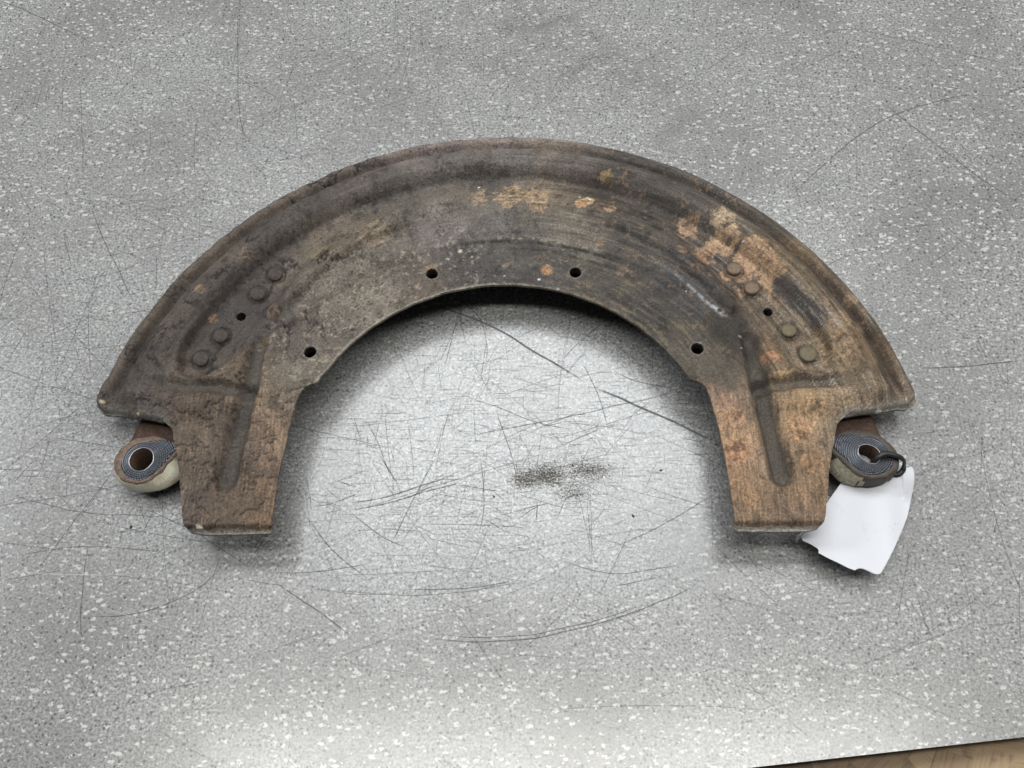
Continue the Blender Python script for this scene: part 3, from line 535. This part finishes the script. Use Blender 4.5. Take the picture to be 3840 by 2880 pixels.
def build_plate():
    g = .55; xs = np.arange(-217, 217.01, g); ys = np.arange(-34.5, 216.5, g); X, Y = np.meshgrid(xs, ys, indexing='ij')
    P = outline(); S = poly_sdf(X, Y, P)
    S = S+.22*fbm(X, Y, 5, 11, 3)*sst(60, 20, np.abs(S)*10)
    for hx, hy, hr in HOLES: S = np.maximum(S, hr+.18*fbm(X, Y, 2.5, 13, 2)-np.hypot(X-hx, Y-hy))
    ins = S < 0
    cell = ins[:-1, :-1] | ins[1:, :-1] | ins[1:, 1:] | ins[:-1, 1:]
    gx, gy = np.gradient(S, g); nn = np.maximum(np.hypot(gx, gy), .5)
    out = ~ins; mv = np.clip(S, 0, g*1.5)
    X2 = np.where(out, X-mv*gx/nn/nn, X); Y2 = np.where(out, Y-mv*gy/nn/nn, Y)
    use = np.zeros(S.shape, bool)
    for dx in (0, 1):
        for dy in (0, 1): use[dx:dx+cell.shape[0], dy:dy+cell.shape[1]] |= cell
    idx = np.full(S.shape, -1); n = use.sum(); idx[use] = np.arange(n)
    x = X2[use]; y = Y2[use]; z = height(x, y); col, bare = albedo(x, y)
    I = idx; F = np.stack([I[:-1, :-1], I[1:, :-1], I[1:, 1:], I[:-1, 1:]], -1)[cell]
    # boundary edges (directed so that the wall faces outward)
    cp = np.pad(cell, 1); E = []
    c = cell
    lo = c & ~cp[1:-1, :-2]; E.append(np.stack([I[:-1, :-1], I[1:, :-1]], -1)[lo])
    hi = c & ~cp[1:-1, 2:]; E.append(np.stack([I[1:, 1:], I[:-1, 1:]], -1)[hi])
    lf = c & ~cp[:-2, 1:-1]; E.append(np.stack([I[:-1, 1:], I[:-1, :-1]], -1)[lf])
    rt = c & ~cp[2:, 1:-1]; E.append(np.stack([I[1:, :-1], I[1:, 1:]], -1)[rt])
    E = np.concatenate(E); r = np.hypot(x, y)
    zb = z-1.7; rim = sst(212.6, 213.9, r)*sst(46, 66, y); zb = np.minimum(zb, zb*(1-rim)+(table_z(y*MM)/MM+.15)*rim)
    V = np.concatenate([np.stack([x, y, z], 1), np.stack([x, y, zb], 1)])
    bi = np.unique(E); m = np.full(n, -1); m[bi] = np.arange(len(bi)); nb = len(bi)
    W1 = np.stack([x[bi], y[bi], z[bi]], 1); W2 = np.stack([x[bi], y[bi], zb[bi]], 1)
    V = np.concatenate([V, W1, W2])-ORG
    Fs = np.stack([m[E[:, 0]]+2*n, m[E[:, 0]]+2*n+nb, m[E[:, 1]]+2*n+nb, m[E[:, 1]]+2*n], 1)
    Fall = np.concatenate([F, F[:, ::-1]+n, Fs])
    under = np.tile(lin((62, 50, 42)), (n, 1)); ec = np.clip(col[bi]*1.15, 0, 1)
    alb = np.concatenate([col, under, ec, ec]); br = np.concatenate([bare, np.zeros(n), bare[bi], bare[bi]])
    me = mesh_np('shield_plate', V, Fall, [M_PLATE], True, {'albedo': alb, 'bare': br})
    return link('shield_plate', me, shield)
build_plate()

# unseen dark cups added under the holes to block light and keep them black
def blocker_mesh(r):
    n = 24; V = []; F = []; rings = [(r+2.4, -.2), (r+.15, -.2), (r+.15, -9.5), (r+2.4, -10.5)]
    for rr, zz in rings:
        for i in range(n): V.append((rr*math.cos(2*math.pi*i/n), rr*math.sin(2*math.pi*i/n), zz))
    for j in range(4):
        k = (j+1) % 4
        if j == 2: continue
        for i in range(n): F.append((j*n+i, k*n+i, k*n+(i+1) % n, j*n+(i+1) % n))
    F.append(tuple(range(2*n, 3*n))); F.append(tuple(range(4*n-1, 3*n-1, -1))); return mesh_py('hole_blocker', V, F, [M_BLOCKER], True)
M_BLOCKER = mat_flat('blocker_black', (.012, .010, .009), .9, 0, .1)
nm = [blocker_mesh(3.25), blocker_mesh(2.55)]
for hx, hy, hr in HOLES:
    zz = float(height(np.array([hx+hr+1]), np.array([hy]), False)[0])-1.7
    link('hole_blocker', nm[0 if hr > 3 else 1], shield, Vector((hx, hy-100, zz))*MM)

# rivets
def rivet_mesh(rad, h, dome, mat, seed, wob):
    q = np.random.default_rng(seed); n = 28; rings = [(rad*1.0, -1.2), (rad*1.0, h*.75), (rad*.93, h), (rad*.6, h+dome*.6), (rad*.28, h+dome)]; V = []; F = []
    ph = q.uniform(0, 6, 4); 
    for rr, zz in rings:
        for i in range(n):
            a = 2*math.pi*i/n; k = 1+wob*(math.sin(2*a+ph[0])+.7*math.sin(3*a+ph[1])+.5*math.sin(7*a+ph[2])); V.append((rr*k*math.cos(a), rr*k*math.sin(a), zz+(wob*3*math.sin(2*a+ph[3])*h if zz > 0 else 0)))
    for j in range(len(rings)-1):
        for i in range(n): F.append((j*n+i, j*n+(i+1) % n, (j+1)*n+(i+1) % n, (j+1)*n+i))
    F.append(tuple(range((len(rings)-1)*n, len(rings)*n)))
    return mesh_py('rivet', V, F, [mat], True)
for s in (-1, 1):
    for k, (a, r) in enumerate(RIV):
        x, y = s*r*math.sin(math.radians(a)), r*math.cos(math.radians(a)); z = float(height(np.array([x]), np.array([y]), False)[0])
        if s > 0: me = rivet_mesh(4.0 if k < 3 else 4.6, (2.6, 2.6, 2.0, 1.4)[k], .15, (M_RIVR, M_RIVR, M_RIVB, M_RIVB)[k], 200+k, .012)
        else: me = rivet_mesh((4.1, 4.2, 4.0, 4.1)[k], 1.5, (.6, .9, .5, .5)[k], M_RIVL, 210+k, .035)
        o = link('rivet', me, shield, Vector((x, y-100, z))*MM)
        o['label'] = 'worn flat rivet head, brown with rust' if s > 0 else 'crusted dark rivet head under dirt'
        if s < 0:
            q = np.random.default_rng(300+k); n = 9; V = []; F = []
            for zz, rr in ((.6, 1.0), (1.6, .9), (2.0, .5)):
                for i in range(n):
                    aa = 2*math.pi*i/n; rad = 1.5*rr*q.uniform(.75, 1.25); V.append((rad*math.cos(aa)+.5, rad*math.sin(aa)*.8+.4, zz+q.uniform(-.1, .1)))
            for j in range(2):
                for i in range(n): F.append((j*n+i, j*n+(i+1) % n, (j+1)*n+(i+1) % n, (j+1)*n+i))
            F.append(tuple(range(2*n, 3*n)))
            if k != 1: link('rust_scab', mesh_py('rust_scab', V, F, [M_RIVL], True), o)

# mounting eyes riveted under the plate
def polar(P, c, n):
    P = np.asarray(P, float); a = np.arctan2(P[:, 1]-c[1], P[:, 0]-c[0]); r = np.hypot(P[:, 0]-c[0], P[:, 1]-c[1]); o = np.argsort(a); a = a[o]; r = r[o]
    t = np.linspace(-math.pi, math.pi, n, endpoint=False); rr = np.interp(t, np.concatenate([a-2*math.pi, a, a+2*math.pi]), np.tile(r, 3))
    k = np.array([.25, .5, .25]); rr = k[0]*np.roll(rr, 1)+k[1]*rr+k[2]*np.roll(rr, -1)
    return t, rr
def ring(P, c, z, n=96, scale=1.0, nz=0, seed=0):
    t, r = polar(P, c, n); r = r*scale+nz*vnoise(t*6+seed, t*0+seed, 400+seed); zz = np.broadcast_to(np.asarray(z, float), (n,))
    return np.stack([c[0]+r*np.cos(t), c[1]+r*np.sin(t), zz], 1)
def loft(rings, close=False):
    n = len(rings[0]); V = np.concatenate(rings); F = []
    for j in range(len(rings)-1):
        for i in range(n): F.append((j*n+i, j*n+(i+1) % n, (j+1)*n+(i+1) % n, (j+1)*n+i))
    return V, F
def build_eye(side, hole, pad, rim, low, mats, ztop, lab):
    c = np.mean(hole, axis=0); root = empty('mounting_eye', (Vector((c[0], c[1]-100, 0))*MM)); root.parent = shield; root['label'] = lab
    O = np.array([c[0], c[1], 0])
    def add(name, rings, mats2, pick=None):
        V, F = loft(rings); me = mesh_py(name, V-O, F, mats2, True)
        if pick: 
            for p in me.polygons: p.material_index = pick(me, p)
        return link(name, me, root)
    lo = np.vstack([low, [p for p in rim if (np.array(p)-c) @ np.array([-.3*side, 1]) > 4]])
    R0 = ring(lo, c, 1.2, scale=.96); R1 = ring(lo, c, 3.2, nz=.3, seed=2); Rm = ring(rim, c, ztop-1.6, scale=1.012, nz=.35, seed=3)
    mid = .45*R1+.55*Rm; mid[:, 2] = ztop*.62
    R2 = ring(rim, c, ztop-.5, scale=.985, nz=.3, seed=4); R3 = ring(pad, c, ztop-.25, scale=1.02)
    def pick(me, p):
        z = p.center.z*1000
        if z < ztop-2.2:
            if side < 0: return 1
            ang = math.atan2(p.center.y, p.center.x); return 2 if -3.2 < ang+.14*math.sin(p.center.z*2100+ang*11) < -1.92 else 1
        return 0
    add('eye_body', [R0, R1, mid, Rm, R2, R3, ring(hole, c, ztop-1.2, scale=1.05)], mats, pick)
    add('knurled_pad', [ring(pad, c, ztop-.4, scale=1.0), ring(pad, c, ztop+.15, scale=.975), ring(pad, c, ztop+.3, scale=.80), ring(hole, c, ztop+.3, scale=1.12), ring(hole, c, ztop+.1, scale=1.06)], [M_KNURL])
    add('bushing', [ring(hole, c, ztop+.1, scale=1.10), ring(hole, c, ztop+.65, scale=1.05), ring(hole, c, ztop+.5, scale=.98), ring(hole, c, -7 if side < 0 else 1.5, scale=.96)], [M_STEEL, M_BORE], lambda me, p: 1 if p.center.z*1000 < ztop-1 else 0)  # bore wall coloured dark for the shade inside; left tube lengthened for it
    return root
LH = [(-186.7, 8.5), (-186.1, 12.4), (-183.9, 14.8), (-181.2, 15.8), (-178.1, 15.1), (-175.8, 13.0), (-175.1, 10.9), (-175.3, 7.7), (-176.5, 5.7), (-178.5, 3.9), (-181.3, 3.4), (-184.0, 4.3), (-185.9, 6.4)]
LP = [(-190.7, 5.8), (-190.7, 9.3), (-190.3, 12.1), (-188.3, 15.6), (-185.1, 18.0), (-181.8, 19.2), (-177.6, 19.9), (-172.2, 20.4), (-167.1, 19.7), (-163.9, 18.7), (-163.7, 16.4), (-166.1, 12.9), (-168.6, 8.4), (-171.3, 4.9), (-174.0, 1.8), (-176.8, -0.5), (-179.8, -1.6), (-183.1, -1.2), (-186.5, 0.2), (-189.2, 2.6)]
LR = [(-194.5, 5.9), (-194.8, 11.1), (-192.6, 15.7), (-189.6, 19.2), (-186.1, 21.7), (-181.0, 22.2), (-174.5, 22.7), (-160.8, 22.4), (-160.0, 17.8), (-164.4, 12.2), (-167.5, 8.4), (-168.4, 6.6), (-169.9, 3.6), (-172.7, 1.1), (-174.7, -0.4), (-176.8, -2.4), (-181.2, -2.9), (-185.5, -2.1), (-189.0, -0.7), (-192.4, 2.4)]
LL = [(-197.7, 8.5), (-195.8, 3.6), (-192.6, 0.1), (-187.9, -2.4), (-182.2, -3.9), (-175.7, -3.5), (-169.5, -1.8), (-165.2, 1.3), (-162.5, 4.1), (-161.1, 10.4), (-160.0, 17.9)]
RH = [(175.4, 11.2), (176.8, 13.7), (179.2, 14.3), (181.9, 13.8), (184.2, 12.4), (185.7, 10.1), (185.5, 8.0), (184.4, 5.6), (182.9, 4.4), (180.4, 4.5), (178.1, 5.7), (176.2, 7.8), (175.3, 9.8)]
RP = [(162.5, 16.6), (163.6, 18.3), (166.7, 19.9), (169.3, 20.4), (174.1, 20.3), (178.7, 19.2), (184.9, 18.1), (188.3, 16.0), (190.3, 12.9), (191.4, 10.1), (192.0, 6.3), (190.6, 2.5), (187.5, 0.2), (183.5, -1.3), (180.0, -1.7), (177.0, -1.1), (174.2, 0.9), (171.5, 3.7), (168.6, 7.5), (164.8, 11.7), (162.4, 14.5)]
RR = [(160.1, 19.8), (165.9, 21.2), (169.3, 23.2), (176.3, 22.6), (182.6, 21.8), (187.1, 20.2), (190.7, 16.8), (193.2, 13.3), (194.9, 10.1), (195.1, 6.0), (193.4, 1.6), (189.4, -1.5), (183.1, -3.5), (177.0, -2.7), (172.7, -0.3), (168.9, 3.8), (165.3, 8.6), (160.8, 12.8)]
RL = [(198.4, 9.1), (197.1, 4.9), (194.3, 1.5), (190.7, -1.3), (185.6, -3.3), (179.2, -3.6), (171.4, -2.5), (166.7, -0.4), (164.3, 2.7), (162.0, 5.9), (160.4, 9.7)]
eyeL = build_eye(-1, LH, LP, LR, LL, [M_RIM, M_CREAM], 12, 'left eye with rusty rim and cream painted side')
eyeR = build_eye(1, RH, RP, RR, RL, [M_LUGD, M_LUGD, M_DIRT], 13, 'right eye with dark side and caked pale mud')
def strap(parent, s, mat):
    # bent strip from the rivet row down to the eye
    cl = [(119*s, 118, 20.0), (138*s, 88, 20.4), (152*s, 62, 19.6), (160*s, 45, 19.8), (168*s, 34.5, 18.2), (172.5*s, 28, 15.2), (175.5*s, 22.5, 11.6), (177*s, 17.5, 10.4)]
    wid = [9, 9.5, 10, 11, 11.5, 12.0, 12.4, 12.4]; V = []; F = []; m = 11
    cl = np.array(cl, float); cl[:4, 2] -= 2.6; cl[4, 2] -= 1.2
    u0 = np.arange(len(cl)); uu = np.linspace(0, len(cl)-1, 50); cl = np.stack([np.interp(uu, u0, cl[:, k]) for k in range(3)], 1); wid = np.interp(uu, u0, wid)
    for i, (p, wd) in enumerate(zip(cl, wid)):
        a = cl[max(i-2, 0)][:2]; b = cl[min(i+2, len(cl)-1)][:2]; t = b-a; t = t/np.hypot(*t); nrm = np.array([-t[1], t[0]])
        for zz in (0, -2.6):
            for j in range(m):
                u = (j/(m-1)-.5)*2*wd; V.append((p[0]+nrm[0]*u, p[1]+nrm[1]*u, p[2]+zz-.9*(j in (0, m-1))*(zz == 0)))
    k = 2*m; hx, hy = s*163.4*math.sin(math.radians(57.8)), 163.4*math.cos(math.radians(57.8))
    for i in range(len(cl)-1):
        for j in range(m-1):
            a = i*k+j; q = (np.array(V[a])+np.array(V[a+k+1]))/2
            if math.hypot(q[0]-hx, q[1]-hy) < 4.4: continue
            F.append((a, a+1, a+k+1, a+k)); F.append((a+m+1, a+m, a+k+m, a+k+m+1))
        F.append((i*k, i*k+k, i*k+k+m, i*k+m)); F.append((i*k+m-1, i*k+2*m-1, i*k+k+2*m-1, i*k+k+m-1))
    c = parent.location*1000; O = np.array([c[0], c[1]+100, 0]); me = mesh_py('strap', np.array(V)-O, F, [mat], True); me.update()
    return link('strap', me, parent)
strap(eyeL, -1, M_STRAP); strap(eyeR, 1, M_STRAP)

# ------------------------------------------------------------------ paper tag and its rubber loop
TAG = [(200.3, 9.3), (201.1, 7.1), (203.0, 6.8), (204.3, 7.7), (205.3, 6.6), (205.5, 4.5), (204.9, -0.7), (203.7, -5.8), (202.4, -10.5), (199.3, -18.0), (194.8, -25.8), (189.5, -34.0), (184.3, -41.9), (180.7, -47.0), (179.6, -47.8), (178.3, -48.0), (176.5, -47.6), (173.7, -46.4), (171.8, -45.7), (170.3, -45.5), (168.7, -45.9), (167.4, -46.7), (164.6, -45.6), (159.7, -42.6), (155.8, -40.6), (151.3, -37.9), (151.8, -36.7), (151.3, -35.5), (148.8, -33.7), (145.3, -31.8), (144.5, -31.0), (144.5, -30.2), (145.1, -28.7), (147.0, -26.7), (152, -20.5), (158.2, -13.6), (163.8, -6.5), (167.7, -1.8), (176, 9.0), (184, 13.5), (194, 12)]
def build_tag():
    g = .6; P = np.array(TAG); xs = np.arange(142, 208, g); ys = np.arange(-50, 16, g); X, Y = np.meshgrid(xs, ys, indexing='ij'); S = poly_sdf(X, Y, P)
    ins = S < 0; cell = ins[:-1, :-1] | ins[1:, :-1] | ins[1:, 1:] | ins[:-1, 1:]; gx, gy = np.gradient(S, g); nn = np.maximum(np.hypot(gx, gy), .5); mv = np.where(ins, 0, np.clip(S, 0, 1.5*g))
    X2 = X-mv*gx/nn/nn; Y2 = Y-mv*gy/nn/nn; use = np.zeros(S.shape, bool)
    for dx in (0, 1):
        for dy in (0, 1): use[dx:dx+cell.shape[0], dy:dy+cell.shape[1]] |= cell
    I = np.full(S.shape, -1); n = use.sum(); I[use] = np.arange(n); x = X2[use]; y = Y2[use]
    u = (x*.60-y*.80)            # across the tag's length
    z = 1.0+2.6*sst(-25, -48, y)+1.2*sst(160, 146, x)+.6*fbm(x, y, 30, 501, 2)+.8*sst(190, 204, x)
    z = np.minimum(z, np.where((y > -8) & (x < 199), .75+.3*sst(-2, -8, y)+0*z, z)); z = np.maximum(z, .45); z = z-5.0*sst(186, 204, x)*sst(4, -12, y)-2.5*sst(-30, -48, y)*sst(165, 182, x)
    F = np.stack([I[:-1, :-1], I[1:, :-1], I[1:, 1:], I[:-1, 1:]], -1)[cell]
    V = np.concatenate([np.stack([x, y, z], 1), np.stack([x, y, z-.28], 1)]); cp = np.pad(cell, 1); E = []
    for cond, a, b in ((cell & ~cp[1:-1, :-2], I[:-1, :-1], I[1:, :-1]), (cell & ~cp[1:-1, 2:], I[1:, 1:], I[:-1, 1:]), (cell & ~cp[:-2, 1:-1], I[:-1, 1:], I[:-1, :-1]), (cell & ~cp[2:, 1:-1], I[1:, :-1], I[1:, 1:])): E.append(np.stack([a, b], -1)[cond])
    E = np.concatenate(E); Fs = np.stack([E[:, 0], E[:, 0]+n, E[:, 1]+n, E[:, 1]], 1)
    o = link('paper_tag', mesh_np('paper_tag', V-np.array([175, -20, 0]), np.concatenate([F, F[:, ::-1]+n, Fs]), [M_PAPER], True), None, Vector((175, -20, 0))*MM)
    tag(o, 'torn blank white card tag lying beneath the right mounting eye', 'tag')
build_tag()
def build_loop():
    P = [(181.6, 4.8, 6), (182.0, 5.4, 11.5), (183.4, 6.3, 15.3), (186.2, 7.9, 16.6), (189.4, 8.0, 16.4), (192.8, 7.4, 15.4), (196.2, 6.9, 13.0), (198.6, 6.9, 9.0), (199.6, 6.6, 5.2), (199.8, 5.4, 2.4), (197.5, 3.4, 1.6), (194, 3.5, 1.4)]
    P = np.array(P, float); Q = np.vstack([2*P[0]-P[1], P, 2*P[-1]-P[-2]]); pts = []
    for i in range(1, len(Q)-2):
        p0, p1, p2, p3 = Q[i-1:i+3]
        for t in np.linspace(0, 1, 5, endpoint=False): pts.append(.5*((2*p1)+(-p0+p2)*t+(2*p0-5*p1+4*p2-p3)*t*t+(-p0+3*p1-3*p2+p3)*t**3))
    pts = np.array(pts); n = 10; V = []; F = []
    for i, p in enumerate(pts):
        t = pts[min(i+1, len(pts)-1)]-pts[max(i-1, 0)]; t /= np.linalg.norm(t); s = np.cross(t, (0, 0, 1)); s /= max(np.linalg.norm(s), 1e-6); u = np.cross(s, t)
        for k in range(n):
            a = 2*math.pi*k/n; V.append(p+s*1.4*math.cos(a)+u*.9*math.sin(a))
    for i in range(len(pts)-1):
        for k in range(n): F.append((i*n+k, i*n+(k+1) % n, (i+1)*n+(k+1) % n, (i+1)*n+k))
    F.append(tuple(range(n-1, -1, -1))); F.append(tuple(range((len(pts)-1)*n, len(pts)*n)))
    o = link('rubber_loop', mesh_py('rubber_loop', np.array(V)-np.array([190, 6, 0]), F, [M_RUBBER], True), None, Vector((190, 6, 0))*MM)
    tag(o, 'black rubber loop threaded through the right eye and holding the white tag', 'loop')
build_loop()
